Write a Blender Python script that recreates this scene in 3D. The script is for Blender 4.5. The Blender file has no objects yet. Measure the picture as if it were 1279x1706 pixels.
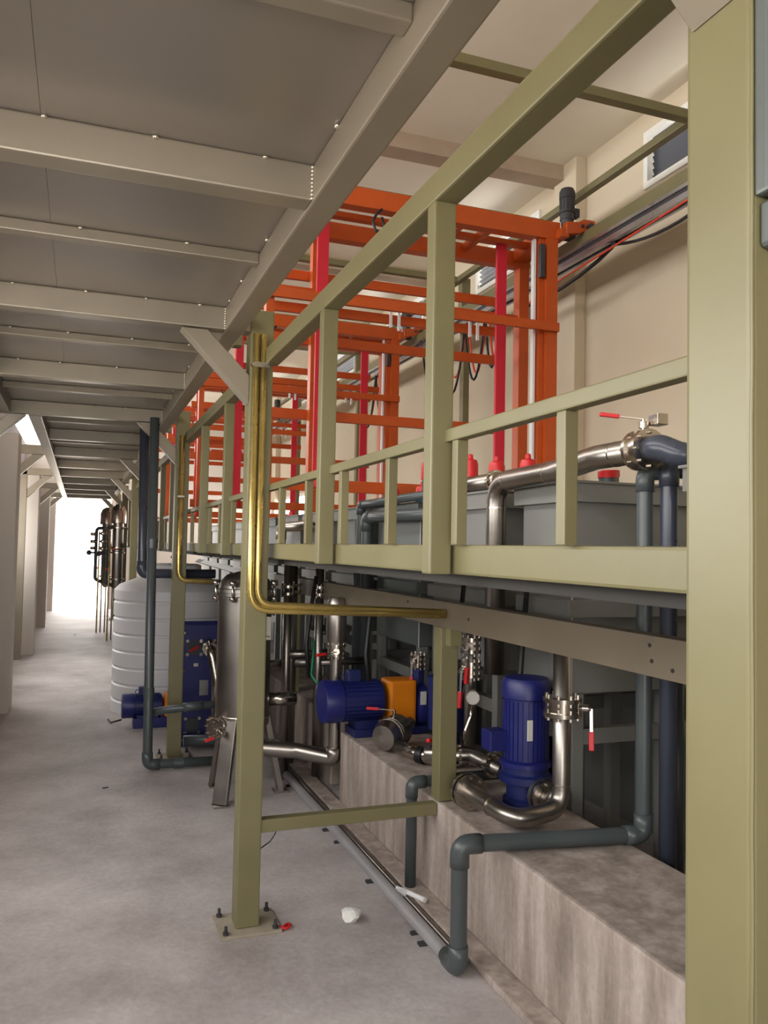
import bpy, bmesh, math, random
from mathutils import Vector, Matrix
random.seed(7)
S = bpy.context.scene
C = S.collection
# ------------------------------------------------------------------ camera
cam = bpy.data.cameras.new('camera'); co = bpy.data.objects.new('camera', cam); C.objects.link(co)
cam.sensor_fit = 'HORIZONTAL'; cam.sensor_width = 36.0
cam.lens = 1365.87 / 1279 * 36.0
cam.clip_start = 0.05; cam.clip_end = 300
YAW, PIT, ROL = 0.352571, 0.043942, 0.019212
fw = Vector((math.sin(YAW)*math.cos(PIT), math.cos(YAW)*math.cos(PIT), math.sin(PIT)))
rt0 = Vector((math.cos(YAW), -math.sin(YAW), 0)); up0 = rt0.cross(fw)
rt = rt0*math.cos(ROL) + up0*math.sin(ROL); up = up0*math.cos(ROL) - rt0*math.sin(ROL)
co.matrix_world = Matrix(((rt.x, up.x, -fw.x, 0), (rt.y, up.y, -fw.y, 0), (rt.z, up.z, -fw.z, 1.6), (0, 0, 0, 1)))
S.camera = co
# ------------------------------------------------------------------ sky, openings, exposure
w = bpy.data.worlds.new('overcast_sky'); S.world = w; w.use_nodes = True
bg = w.node_tree.nodes['Background']
bg.inputs[0].default_value = (1.0, 0.972, 0.93, 1); bg.inputs[1].default_value = 9.4
def portal(name, loc, rot, sx, sy):
    l = bpy.data.lights.new(name, 'AREA'); l.shape = 'RECTANGLE'; l.size = sx; l.size_y = sy
    l.cycles.is_portal = True
    o = bpy.data.objects.new(name, l); C.objects.link(o); o.location = loc; o.rotation_euler = rot
H = math.pi/2
portal('portal_clerestory', (-1.32, 9.0, 4.4), (0, -H, 0), 1.0, 23.0)
portal('portal_side_window', (-1.32, 1.45, 2.08), (0, -H, 0), 1.05, 6.9)
portal('portal_aisle_window', (-1.32, 10.7, 2.0), (0, -H, 0), 1.2, 3.4)
portal('portal_louvre_2', (4.22, 7.55, 4.7), (0, H, 0), .4, 1.3)
portal('portal_far_door', (0.0, 21.0, 1.33), (-H, 0, 0), 1.3, 2.66)
portal('portal_hall_window', (4.2, 18.1, 2.08), (0, H, 0), 1.15, 5.4)
portal('portal_back_door', (-.35, -3.02, 1.2), (H, 0, 0), 1.7, 2.4)
S.view_settings.view_transform = 'Standard'; S.view_settings.look = 'None'
S.view_settings.exposure = -0.14; S.view_settings.gamma = 1.0; S.view_settings.use_curve_mapping = False

# ------------------------------------------------------------------ materials
def lin(c):
    return tuple(((v/255)/12.92 if v/255 <= .04045 else ((v/255+.055)/1.055)**2.4) for v in c)
def mat(name, rgb, rough=.5, metal=0., var=.12, scale=6., bump=0., bscale=60., coat=0., stretch=(1, 1, 1), rvar=.1):
    m = bpy.data.materials.new(name); m.use_nodes = True
    nt = m.node_tree; n = nt.nodes; b = n['Principled BSDF']; L = nt.links.new
    c = lin(rgb)
    tc = n.new('ShaderNodeTexCoord'); mp = n.new('ShaderNodeMapping'); mp.inputs['Scale'].default_value = stretch
    L(tc.outputs['Object'], mp.inputs['Vector'])
    nz = n.new('ShaderNodeTexNoise'); nz.inputs['Scale'].default_value = scale; nz.inputs['Detail'].default_value = 6
    L(mp.outputs['Vector'], nz.inputs['Vector'])
    rp = n.new('ShaderNodeValToRGB')
    rp.color_ramp.elements[0].position = .3; rp.color_ramp.elements[1].position = .7
    rp.color_ramp.elements[0].color = tuple(v*(1-var) for v in c)+(1,)
    rp.color_ramp.elements[1].color = tuple(min(1, v*(1+var)) for v in c)+(1,)
    L(nz.outputs['Fac'], rp.inputs['Fac']); L(rp.outputs['Color'], b.inputs['Base Color'])
    mr = n.new('ShaderNodeMapRange'); mr.inputs[3].default_value = max(.03, rough-rvar); mr.inputs[4].default_value = min(1, rough+rvar)
    L(nz.outputs['Fac'], mr.inputs[0]); L(mr.outputs[0], b.inputs['Roughness'])
    b.inputs['Metallic'].default_value = metal
    if coat: b.inputs['Coat Weight'].default_value = coat
    if bump:
        n2 = n.new('ShaderNodeTexNoise'); n2.inputs['Scale'].default_value = bscale; n2.inputs['Detail'].default_value = 5
        L(mp.outputs['Vector'], n2.inputs['Vector'])
        bp = n.new('ShaderNodeBump'); bp.inputs['Strength'].default_value = bump; bp.inputs['Distance'].default_value = .01
        L(n2.outputs['Fac'], bp.inputs['Height']); L(bp.outputs['Normal'], b.inputs['Normal'])
    return m
M = {}
M['olive'] = mat('olive_green_paint', (117, 111, 79), .4, 0, .07, 5, .04, 40)
M['mezz'] = mat('warm_grey_steel_paint', (148, 139, 124), .34, .25, .08, 4, .03, 30)
M['plate'] = mat('bare_deck_steel', (150, 143, 136), .3, .4, .05, 1.5, .02, 12, stretch=(1, 2, 1), rvar=.05)
M['weld'] = mat('bright_weld', (225, 220, 205), .25, .8)
M['orange'] = mat('orange_gloss_paint', (188, 80, 26), .42, 0, .08, 5)
M['crimson'] = mat('crimson_belt', (206, 34, 56), .6, 0, .06)
M['redcap'] = mat('red_plastic', (200, 30, 36), .4, 0, .06)
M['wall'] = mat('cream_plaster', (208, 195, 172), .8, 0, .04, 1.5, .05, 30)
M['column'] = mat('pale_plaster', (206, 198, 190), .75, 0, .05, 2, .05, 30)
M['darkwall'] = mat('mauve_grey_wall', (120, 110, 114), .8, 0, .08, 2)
M['ceil'] = mat('white_ceiling', (242, 236, 222), .85, 0, .03, 1)
M['beamc'] = mat('taupe_ceiling_beam', (176, 158, 140), .8, 0, .05)
M['pvc'] = mat('slate_grey_pvc', (70, 77, 79), .35, 0, .06, 4)
M['pvcb'] = mat('blue_grey_pvc', (60, 65, 78), .3, 0, .06, 4)
M['inox'] = mat('stainless_steel', (188, 180, 170), .24, 1., .08, 8, .02, 60)
M['inoxd'] = mat('satin_stainless', (160, 154, 148), .34, 1., .1, 5, .02, 60)
M['tank'] = mat('grey_polypropylene', (118, 118, 115), .4, 0, .08, 3)
M['tankg'] = mat('dark_green_grey_polypropylene', (88, 94, 92), .4, 0, .08, 3)
M['blue'] = mat('blue_machine_paint', (26, 31, 100), .4, 0, .1, 6)
M['blued'] = mat('navy_machine_paint', (22, 32, 88), .45, 0, .1, 6)
M['amber'] = mat('amber_guard_paint', (226, 130, 14), .45, 0, .06)
M['brass'] = mat('yellow_zinc_tube', (200, 176, 106), .26, .75, .12, 10)
M['white'] = mat('white_paint', (236, 236, 232), .5, 0, .03)
M['hdpe'] = mat('white_polyethylene', (226, 226, 228), .45, 0, .03, 3)
M['black'] = mat('black_rubber', (26, 26, 28), .5, 0, .1)
M['dark'] = mat('dark_grey_cast', (58, 58, 62), .5, .1, .1)
M['gapshade'] = mat('gap_shade_black', (38, 34, 30), .7, 0, .1)  # shade of the gap under the railing beam, put into the colour
M['louvred'] = mat('dark_louvre_slat', (62, 64, 72), .4, .3, .1)
M['dustyplate'] = mat('dusty_base_plate', (158, 148, 132), .7, 0, .14, 14)
M['dusty'] = mat('dust_and_sheen_grey_pipe', (138, 136, 138), .5, 0, .1, 8)  # paler grey covers dust plus reflected light painted into the colour
M['primer'] = mat('brown_grey_primer', (112, 101, 84), .5, .1, .1, 5)
M['louvre'] = mat('louvre_aluminium', (150, 152, 156), .4, .5, .08)
M['alu'] = mat('aluminium_rail', (178, 178, 182), .3, .9, .06)
M['cablered'] = mat('red_cable', (214, 62, 36), .45, 0, .05)
M['green'] = mat('green_wire', (30, 120, 80), .5, 0, .05)
M['label'] = mat('paper_label', (210, 208, 200), .6, 0, .03)
M['lblue'] = mat('light_blue_plastic', (70, 140, 220), .4)
M['ground'] = mat('outdoor_concrete', (196, 188, 176), .9, 0, .06, 2)
def concrete(name, c0, c1, c2, streak=False):
    m = bpy.data.materials.new(name); m.use_nodes = True
    nt = m.node_tree; n = nt.nodes; b = n['Principled BSDF']; L = nt.links.new
    tc = n.new('ShaderNodeTexCoord')
    mp = n.new('ShaderNodeMapping'); mp.inputs['Scale'].default_value = (5, 5, .8) if streak else (1, 1, 1)
    L(tc.outputs['Object'], mp.inputs['Vector'])
    a = n.new('ShaderNodeTexNoise'); a.inputs['Scale'].default_value = 1.3 if not streak else 2.2; a.inputs['Detail'].default_value = 9; a.inputs['Roughness'].default_value = .62
    L(mp.outputs[0], a.inputs['Vector'])
    r = n.new('ShaderNodeValToRGB'); e = r.color_ramp.elements
    e[0].position = .32; e[0].color = lin(c0)+(1,); e[1].position = .68; e[1].color = lin(c2)+(1,)
    k = e.new(.5); k.color = lin(c1)+(1,)
    L(a.outputs['Fac'], r.inputs['Fac'])
    f = n.new('ShaderNodeTexNoise'); f.inputs['Scale'].default_value = 45; f.inputs['Detail'].default_value = 8
    L(tc.outputs['Object'], f.inputs['Vector'])
    mx = n.new('ShaderNodeMix'); mx.data_type = 'RGBA'; mx.blend_type = 'OVERLAY'; mx.inputs[0].default_value = .22
    L(r.outputs['Color'], mx.inputs[6]); L(f.outputs['Fac'], mx.inputs[7])
    L(mx.outputs[2], b.inputs['Base Color'])
    b.inputs['Roughness'].default_value = .62
    bp = n.new('ShaderNodeBump'); bp.inputs['Strength'].default_value = .18; bp.inputs['Distance'].default_value = .01
    L(f.outputs['Fac'], bp.inputs['Height']); L(bp.outputs['Normal'], b.inputs['Normal'])
    return m
M['floor'] = concrete('floor_concrete', (152, 143, 140), (181, 173, 172), (205, 198, 197))
M['plinth'] = concrete('streaked_concrete', (136, 124, 116), (166, 152, 143), (194, 182, 175), True)

# ------------------------------------------------------------------ geometry helpers
OFF = {}
def off(p):
    return OFF.get(p.name, Vector((0, 0, 0))) if p else Vector((0, 0, 0))
class MB:
    def __init__(s): s.bm = bmesh.new(); s.sm = []
    def box(s, x0, x1, y0, y1, z0, z1, bev=0.0):
        t = bmesh.new()
        bmesh.ops.create_cube(t, size=1)
        for v in t.verts: v.co = Vector(((x0+x1)/2+v.co.x*(x1-x0), (y0+y1)/2+v.co.y*(y1-y0), (z0+z1)/2+v.co.z*(z1-z0)))
        if bev: bmesh.ops.bevel(t, geom=t.edges[:], offset=bev, segments=2, profile=.6, affect='EDGES')
        s._add(t); return s
    def _add(s, t, smooth=False, mtx=None):
        if mtx is not None: bmesh.ops.transform(t, matrix=mtx, verts=t.verts[:])
        if smooth:
            for f in t.faces: f.smooth = True
        me = bpy.data.meshes.new('tmp'); t.to_mesh(me); t.free(); s.bm.from_mesh(me); bpy.data.meshes.remove(me)
    def obox(s, p0, p1, wx, wy, up=(0, 0, 1), bev=0.0):
        """bar from p0 to p1, cross-section wx by wy"""
        p0, p1 = Vector(p0), Vector(p1); d = p1-p0; L = d.length; d.normalize(); u = Vector(up)
        x = d.cross(u); x = x.normalized() if x.length > 1e-6 else Vector((1, 0, 0)); y = d.cross(x)
        t = bmesh.new(); bmesh.ops.create_cube(t, size=1)
        for v in t.verts: v.co = Vector((v.co.x*wx, v.co.y*wy, (v.co.z+.5)*L))
        if bev: bmesh.ops.bevel(t, geom=t.edges[:], offset=bev, segments=2, profile=.6, affect='EDGES')
        s._add(t, mtx=Matrix(((x.x, y.x, d.x, p0.x), (x.y, y.y, d.y, p0.y), (x.z, y.z, d.z, p0.z), (0, 0, 0, 1)))); return s
    def lathe(s, prof, org, axis=(0, 0, 1), seg=24):
        """prof: list of (radius, height) along axis from org"""
        org = Vector(org); d = Vector(axis).normalized()
        u = Vector((1, 0, 0)) if abs(d.x) < .9 else Vector((0, 1, 0)); x = d.cross(u).normalized(); y = d.cross(x)
        t = bmesh.new(); rings = []
        for r, h in prof:
            r = max(r, 1e-4)
            rings.append([t.verts.new(org+d*h+(x*math.cos(2*math.pi*k/seg)+y*math.sin(2*math.pi*k/seg))*r) for k in range(seg)])
        for a, b in zip(rings, rings[1:]):
            for k in range(seg): t.faces.new((a[k], a[(k+1) % seg], b[(k+1) % seg], b[k]))
        t.faces.new(rings[0]); t.faces.new(rings[-1])
        bmesh.ops.recalc_face_normals(t, faces=t.faces[:])
        for f in t.faces: f.smooth = len(f.verts) == 4
        # keep hard edges at profile corners
        for e in t.edges:
            if len(e.link_faces) == 2 and e.calc_face_angle(0) > .6: e.smooth = False
        s._add(t); return s
    def cyl(s, p0, p1, r, r2=None, seg=18):
        p0, p1 = Vector(p0), Vector(p1); return s.lathe([(r, 0), (r if r2 is None else r2, (p1-p0).length)], p0, p1-p0, seg)
    def tube(s, pts, r, seg=14, bend=None, closed_caps=True, n=6):
        """round tube along a polyline; corners turned with arcs of radius bend"""
        P = [Vector(p) for p in pts]; bend = r*2 if bend is None else bend
        path = [P[0]]
        for i in range(1, len(P)-1):
            a, b, c = P[i-1], P[i], P[i+1]; d1 = (b-a).normalized(); d2 = (c-b).normalized()
            ang = d1.angle(d2)
            if ang < .02 or bend == 0: path.append(b); continue
            tl = min(bend*math.tan(ang/2), (b-a).length*.49, (c-b).length*.49)
            s0, s1 = b-d1*tl, b+d2*tl
            for k in range(n+1):
                q = k/n; path.append(s0*(1-q)**2 + b*2*q*(1-q) + s1*q*q)
        path.append(P[-1])
        t = bmesh.new(); rings = []; prev = None
        for i, p in enumerate(path):
            if i == 0: d = path[1]-path[0]
            elif i == len(path)-1: d = path[-1]-path[-2]
            else: d = (path[i+1]-path[i]).normalized()+(path[i]-path[i-1]).normalized()
            d.normalize()
            if prev is None:
                u = Vector((0, 0, 1)) if abs(d.z) < .9 else Vector((1, 0, 0)); x = d.cross(u).normalized()
            else:
                x = prev - d*prev.dot(d); x.normalize()
            prev = x; y = d.cross(x)
            rings.append([t.verts.new(p+(x*math.cos(2*math.pi*k/seg)+y*math.sin(2*math.pi*k/seg))*r) for k in range(seg)])
        for a, b in zip(rings, rings[1:]):
            for k in range(seg):
                f = t.faces.new((a[k], a[(k+1) % seg], b[(k+1) % seg], b[k])); f.smooth = True
        if closed_caps: t.faces.new(rings[0]); t.faces.new(rings[-1])
        bmesh.ops.recalc_face_normals(t, faces=t.faces[:])
        s._add(t); return s
    def ball(s, c, r, sub=1, sc=(1, 1, 1)):
        t = bmesh.new(); bmesh.ops.create_icosphere(t, subdivisions=sub, radius=r)
        for v in t.verts: v.co = Vector((v.co.x*sc[0], v.co.y*sc[1], v.co.z*sc[2]))+Vector(c)
        s._add(t, True); return s
    def prism(s, poly, axis, a, b, bev=0.0):
        """poly: 2D outline; axis 'x','y','z' is the extrusion axis from a to b"""
        t = bmesh.new()
        def pt(q, h): return {'x': (h, q[0], q[1]), 'y': (q[0], h, q[1]), 'z': (q[0], q[1], h)}[axis]
        A = [t.verts.new(pt(q, a)) for q in poly]; B = [t.verts.new(pt(q, b)) for q in poly]; n = len(poly)
        t.faces.new(A); t.faces.new(B)
        for k in range(n): t.faces.new((A[k], A[(k+1) % n], B[(k+1) % n], B[k]))
        bmesh.ops.recalc_face_normals(t, faces=t.faces[:])
        if bev: bmesh.ops.bevel(t, geom=t.edges[:], offset=bev, segments=1, affect='EDGES')
        s._add(t); return s
    def build(s, name, m, parent=None, kind=None):
        me = bpy.data.meshes.new(name)
        if parent is not None:
            o0 = off(parent)
        else:
            xs = [v.co for v in s.bm.verts]
            o0 = Vector(((min(v.x for v in xs)+max(v.x for v in xs))/2, (min(v.y for v in xs)+max(v.y for v in xs))/2, min(v.z for v in xs)))
        for v in s.bm.verts: v.co -= o0
        s.bm.to_mesh(me); s.bm.free()
        me.materials.append(M[m] if isinstance(m, str) else m)
        o = bpy.data.objects.new(name, me); C.objects.link(o)
        if parent is not None: o.parent = parent
        else: o.location = o0
        OFF[o.name] = o0
        if kind: o['kind'] = kind
        return o
def tag(o, label, cat, group=None):
    o['label'] = label; o['category'] = cat
    if group: o['group'] = group
    return o
def thing(name, label, cat, loc=(0, 0, 0), group=None):
    o = bpy.data.objects.new(name, None); C.objects.link(o); o.location = loc; o.empty_display_size = .1
    OFF[o.name] = Vector(loc); return tag(o, label, cat, group)
def copy_tree(o, parent=None, loc=None):
    c = o.copy(); C.objects.link(c)
    if parent is not None: c.parent = parent
    if loc is not None: c.location = loc
    for ch in list(o.children): copy_tree(ch, c)
    return c
def structure(o): o['kind'] = 'structure'; return o
def bx(name, m, parent, *a, bev=0.0): return MB().box(*a, bev=bev).build(name, m, parent)

# ================================================================== SETTING
XL, XR, YB, YF, ZC = -1.3, 4.1, -3.0, 21.0, 5.1
structure(bx('floor', 'floor', None, XL, XR, YB, YF, -.1, 0))
structure(bx('ground_outside', 'ground', None, -30, 40, YF, 60, -.12, -.02))
structure(bx('ground_side', 'ground', None, -30, XL, -20, YF, -.12, -.02))
structure(bx('ceiling', 'ceil', None, XL-.2, XR+.2, YB-.2, YF+.2, ZC, ZC+.15))
# right wall with high louvred windows and a low window at the far end
wins = [(3.92, 5.29), (6.87, 8.24), (9.75, 11.12), (12.6, 13.97), (15.5, 16.87)]
ZW0, ZW1 = 4.47, 4.93
b = MB(); ys = YB
for (a, c) in wins:
    b.box(XR, XR+.18, ys, a, ZW0, ZW1); ys = c
b.box(XR, XR+.18, ys, YF, ZW0, ZW1).box(XR, XR+.18, YB, YF, ZW1, ZC)
b.box(XR, XR+.18, YB, 15.4, 0, ZW0).box(XR, XR+.18, 20.8, YF, 0, ZW0).box(XR, XR+.18, 15.4, 20.8, 0, 1.5).box(XR, XR+.18, 15.4, 20.8, 2.66, ZW0)
structure(b.build('wall_right', 'wall'))
pil = MB()
for i, y in enumerate((3.1, 6.1, 9.0, 11.95, 14.9, 17.9)):
    structure(tag(bx('trim_%d' % (i+1), 'wall', None, XR-.11, XR-.001, y, y+.36, 0, ZC-.001, bev=.006), 'cream plastered pilaster on the window wall', 'pilaster', 'pilasters on the window wall'))
for i, (a, c) in enumerate(wins):
    f = thing('window_%d' % (i+1), ['nearest high louvred window with dark slats, beside the right olive post', 'second high louvred window, behind the nearest orange gantry', 'third high louvred window from the viewer on the cream wall', 'fourth high louvred window from the viewer on the cream wall', 'farthest high louvred window on the cream wall'][i], 'window', (XR, (a+c)/2, ZW0))
    f['kind'] = 'structure'; t = .05
    m = MB().box(XR-.02, XR+.1, a, a+t, ZW0, ZW1).box(XR-.02, XR+.1, c-t, c, ZW0, ZW1).box(XR-.02, XR+.1, a+t, c-t, ZW0, ZW0+t).box(XR-.02, XR+.1, a+t, c-t, ZW1-t, ZW1)
    m.build('window_frame', 'white', f)
    n = 7; sl = None
    for k in range(n):
        z = ZW0+t+(k+.5)*(ZW1-ZW0-2*t)/n
        if sl is None:
            sl = MB().prism([(XR+.005, z+.018), (XR+.075, z-.024), (XR+.075, z-.018), (XR+.005, z+.024)] if i else [(XR+.03, z+.028), (XR+.055, z-.03), (XR+.06, z-.03), (XR+.035, z+.028)], 'y', a+t, c-t).build('slat', 'louvred' if i == 0 else 'louvre', f); z0 = z
        else:
            q = sl.copy(); C.objects.link(q); q.parent = f; q.location = (0, 0, z-z0)
f = thing('window_6', 'bright low window at the far end of the cream wall', 'window', (XR, 18.1, 1.5)); f['kind'] = 'structure'
m = MB().box(XR-.02, XR+.08, 15.4, 20.8, 1.5, 1.56).box(XR-.02, XR+.08, 15.4, 20.8, 2.6, 2.66)
for y in (15.4, 16.73, 18.07, 19.4, 20.74): m.box(XR-.02, XR+.08, y, y+.06, 1.56, 2.6)
m.build('window_frame', 'white', f)
# left wall: solid below, clerestory strip above, wide side doorway near the camera
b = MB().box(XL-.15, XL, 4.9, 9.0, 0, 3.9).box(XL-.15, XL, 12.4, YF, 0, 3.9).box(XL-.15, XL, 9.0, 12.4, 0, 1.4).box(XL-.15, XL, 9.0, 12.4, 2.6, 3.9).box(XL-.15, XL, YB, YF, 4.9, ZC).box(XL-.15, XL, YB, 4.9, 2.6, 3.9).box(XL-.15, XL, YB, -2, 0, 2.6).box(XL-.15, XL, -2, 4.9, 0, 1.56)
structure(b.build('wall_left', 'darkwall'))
b = MB().box(XL-.15, -1.2, YB-.15, YB, 0, 2.5).box(.5, XR+.18, YB-.15, YB, 0, 2.5).box(XL-.15, XR+.18, YB-.15, YB, 2.5, ZC)
structure(b.build('wall_back', 'wall'))
b = MB().box(XL-.15, -.66, YF, YF+.15, 0, 3.9).box(.66, XR+.18, YF, YF+.15, 0, ZC).box(-.66, .66, YF, YF+.15, 2.66, 3.9).box(XL-.15, .66, YF, YF+.15, 4.9, ZC)
structure(b.build('wall_far', 'column'))
for i, (y, n) in enumerate(((8.37, 'nearest'), (12.55, 'second'), (16.6, 'third'), (20.5, 'farthest'))):
    o = bx('column', 'column', None, XL+.001, -.58, y, y+.38, 0, 2.62, bev=.01)
    structure(tag(o, 'pale plastered square column on the left of the aisle, %s from the viewer' % n, 'column', 'columns along the left of the aisle'))
for i, y in enumerate((6.3, 9.4, 12.5, 3.3, 0.4)):
    structure(bx('trim_%d' % (i+7), 'beamc', None, XL, XR, y, y+.2, ZC-.14, ZC-.001))
# concrete plinths carrying the pumps
structure(bx('pump_plinth', 'plinth', None, 1.56, 2.08, .2, 4.95, 0, .45, bev=.012))
structure(bx('pump_plinth', 'plinth', None, 1.62, 2.08, 5.35, 8.2, 0, .45, bev=.012))
structure(bx('kerb_strip', 'plinth', None, 1.46, 1.56, .2, 8.2, 0, .03, bev=.008))

# ================================================================== MEZZANINE
ZB, ZT = 2.505, 2.604            # underside and top of the steel frame
PY = [.665, 3.45, 6.33, 9.25, 12.15, 15.05, 17.95]   # front of the post frames
mz = thing('steel_mezzanine', 'grey steel mezzanine platform over the aisle on olive posts', 'platform', (.7, 3.5, 0))
bx('edge_beam', 'mezz', mz, .54, .62, -2.0, 19.5, ZB, ZT, bev=.006)
bx('edge_beam', 'mezz', mz, -.39, -.30, 6.405, 19.5, ZB, ZT, bev=.006)
bx('edge_beam', 'mezz', mz, -.62, -.50, -2.0, 6.325, ZB, ZT, bev=.006)
tall = [-.75]+[.67]+[v for i in range(len(PY)-1) for v in ((PY[i]+PY[i+1])/2, PY[i+1])]
tall = sorted(tall)
def welds(parent, x0, x1, y, z, step=.28):
    m = MB(); x = x0+random.uniform(.05, .2)
    while x < x1-.02:
        m.ball((x, y-.003, z-.004), .0055+random.random()*.003, 1, (1.4, 1, .8)); x += step*random.uniform(.75, 1.25)
    return m
for i, y in enumerate(tall):
    frame = any(abs(y-p) < .05 for p in PY)
    xl = -.50 if y < 6.3 else -.30
    j = bx('joist', 'mezz', mz, xl if abs(y-6.33) > .05 else -.62, .54, y, y+.075, ZB+.004, ZT, bev=.005)
    if frame and y > 1:
        bx('joist_extension', 'mezz', mz, -.82, -.39 if y > 6.5 else -.62, y, y+.075, ZB+.004, ZT, bev=.005)
    m = welds(j, xl+.02, .5, y, ZT)
    for k in range(9): m.ball((.538, y-.002, ZB+.008+k*.0105), .0055, 1)
    m.build('weld_bead', 'weld', j, 'stuff')
    if i+1 < len(tall):
        ym = (y+tall[i+1])/2
        j = bx('joist', 'mezz', mz, -.50 if ym < 6.3 else -.30, .54, ym, ym+.05, ZT-.038, ZT, bev=.004)
        welds(j, xl+.02, .5, ym, ZT).build('weld_bead', 'weld', j, 'stuff')
m = MB(); y = .9
while y < 8: m.ball((.537, y, ZT-.004), .007, 1, (1, 1.5, 1)); y += random.uniform(.25, .5)
m.build('weld_bead', 'weld', mz, 'stuff')
ys = [-2.0]+[t+.037 for t in tall[1:]]+[19.5]
for a, c in zip(ys, ys[1:]):
    bx('deck_plate', 'plate', mz, -.62 if c < 6.5 else -.39, -.1235, a, c-.0005, ZT+.0005, ZT+.008)
    bx('deck_plate', 'plate', mz, -.1225, .62, a, c-.0005, ZT+.0005, ZT+.008)
    bx('seam_light_stop', 'plate', mz, -.15, -.095, a, c-.0005, ZT+.008, ZT+.012)  # added above the plate gap to stop light leaking through
for i, y in enumerate(PY):
    p = bx('post', 'olive', mz, .65, .75, y, y+.1, .012, 2.61, bev=.007)
    bx('mounting_bracket', 'mezz', mz, .618, .652, y+.01, y+.09, ZB+.01, ZT-.01)
    pl = bx('base_plate', 'dustyplate', mz, .58, .835, y-.06, y+.165, 0, .012, bev=.002)
    for ax, ay in ((.605, -.035), (.81, -.035), (.605, .14), (.81, .14)):
        MB().lathe([(.013, 0), (.013, .011), (.007, .011), (.007, .034)], (ax, y+ay, .012), seg=6).build('anchor_bolt', 'dark', pl)
    # knee brace: box bar cut level at the top, plumb against the post
    c = .075
    MB().prism([(.36, ZB), (.47, ZB), (.65, 2.325), (.65, 2.205)], 'y', y+.01, y+.09, bev=.003).build('knee_brace', 'mezz', mz)
    if i >= 2:
        bx('post', 'mezz', mz, -.82, -.72, y, y+.1, 0, 2.61, bev=.006)
        MB().prism([(-.40, ZB), (-.51, ZB), (-.72, 2.31), (-.72, 2.19)], 'y', y+.01, y+.09, bev=.003).build('knee_brace', 'mezz', mz)
    elif i == 1 or i == 0:
        bx('post', 'mezz', mz, -.82, -.72, y, y+.1, 0, 2.61, bev=.006) if i == 1 else None
MB().prism([(-.40, ZB), (-.51, ZB), (-.72, 2.31), (-.72, 2.19)], 'y', PY[1]+.01, PY[1]+.09, bev=.003).build('knee_brace', 'mezz', mz)
# stub plates welded on the nearest post
g = bx('gusset_plate', 'tankg', mz, .653, .78, .645, .664, 1.978, 2.5, bev=.004)
g['label'] = 'grey gusset plate welded on the post face'
g = MB().prism([(.66, 1.972), (.78, 1.985), (.78, 1.93), (.70, 1.915), (.66, 1.925)], 'y', .635, .664, bev=.003).build('gusset_plate', 'tankg', mz)
MB().tube([(.6525+random.uniform(-.0006, .0006), .6665, .9+k*.06) for k in range(26)], .0022, seg=6, bend=0).build('corner_weld', 'olive', mz)

# ================================================================== GUARD RAILING between the posts
for i in range(len(PY)-1):
    a, c = PY[i]+.1, PY[i+1]; L = c-a
    pos = ['between the two nearest olive posts', 'behind the post with the brass conduits', 'third from the viewer', 'fourth from the viewer', 'fifth from the viewer', 'farthest from the viewer'][i]
    r = thing('guard_railing', 'olive welded guard railing bay, '+pos, 'railing', (.75, (a+c)/2, 1.54), 'olive guard railing bays')
    bx('top_rail', 'olive', r, .711, .768, a, c, 2.373, 2.44, bev=.005)
    bx('bottom_beam', 'olive', r, .771, .86, a-.1 if i else a, c, 1.545, 1.61, bev=.006)
    bx('mid_rail', 'olive', r, .743, .771, a-.1 if i else a, c, 1.835, 1.863, bev=.003)
    bx('deck_edge_shade_strip', 'gapshade', r, .815, .86, a, c, 1.520, 1.545)  # near-black strip painting in the shaded gap below the beam
    for q in (1/3., 2/3.):
        y = a+L*q-.02
        bx('rail_post', 'olive', r, .711, .7625, y, y+.045, 1.545, 2.373, bev=.004)
    n = 6
    for k in range(n):
        y = a+.40+k*.416*L/2.685
        if i == 0 or k < n:
            bx('baluster', 'olive', r, .746, .771, y, y+.028, 1.6105, 1.835, bev=.002)
# ================================================================== SUPPORT FRAME inside
sf = thing('support_frame', 'olive lower frame of cross brace, inner post and long channel beam', 'frame', (1.6, 3.5, 0))
bx('cross_brace', 'olive', sf, .75, 1.558, 3.46, 3.51, .392, .446, bev=.004)
bx('inner_post', 'olive', sf, 1.562, 1.65, 3.455, 3.54, .452, 1.24, bev=.005)
bx('inner_post', 'olive', sf, 1.562, 1.65, 6.35, 6.44, .452, 1.24, bev=.005)
bx('inner_post', 'olive', sf, 1.562, 1.65, .66, .75, .452, 1.24, bev=.005)
ch = MB().box(1.575, 1.585, .6, 7.0, 1.24, 1.358).box(1.585, 1.64, .6, 7.0, 1.24, 1.25).box(1.585, 1.64, .6, 7.0, 1.348, 1.358).build('channel_beam', 'primer', sf)
m = MB()
for y, z in ((1.99, 1.285), (1.90, 1.27), (1.62, 1.26), (3.2, 1.30), (2.0, 1.33), (3.9, 1.33)): m.cyl((1.572, y, z), (1.5752, y, z), .006, seg=8)
m.build('bolt_hole', 'black', ch)
bx('splice_plate', 'primer', sf, 1.566, 1.574, .6, 1.78, 1.245, 1.352)
bx('gusset', 'olive', sf, 1.585, 1.64, 3.40, 3.455, 1.16, 1.24)
for y in [-2.8+.9*k for k in range(20)]:
    bx('unseen_walkway_plate', 'mezz', sf, .862, 1.975, y, y+.895, 1.552, 1.564)  # deck out of sight, added to keep light off the pumps

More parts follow.
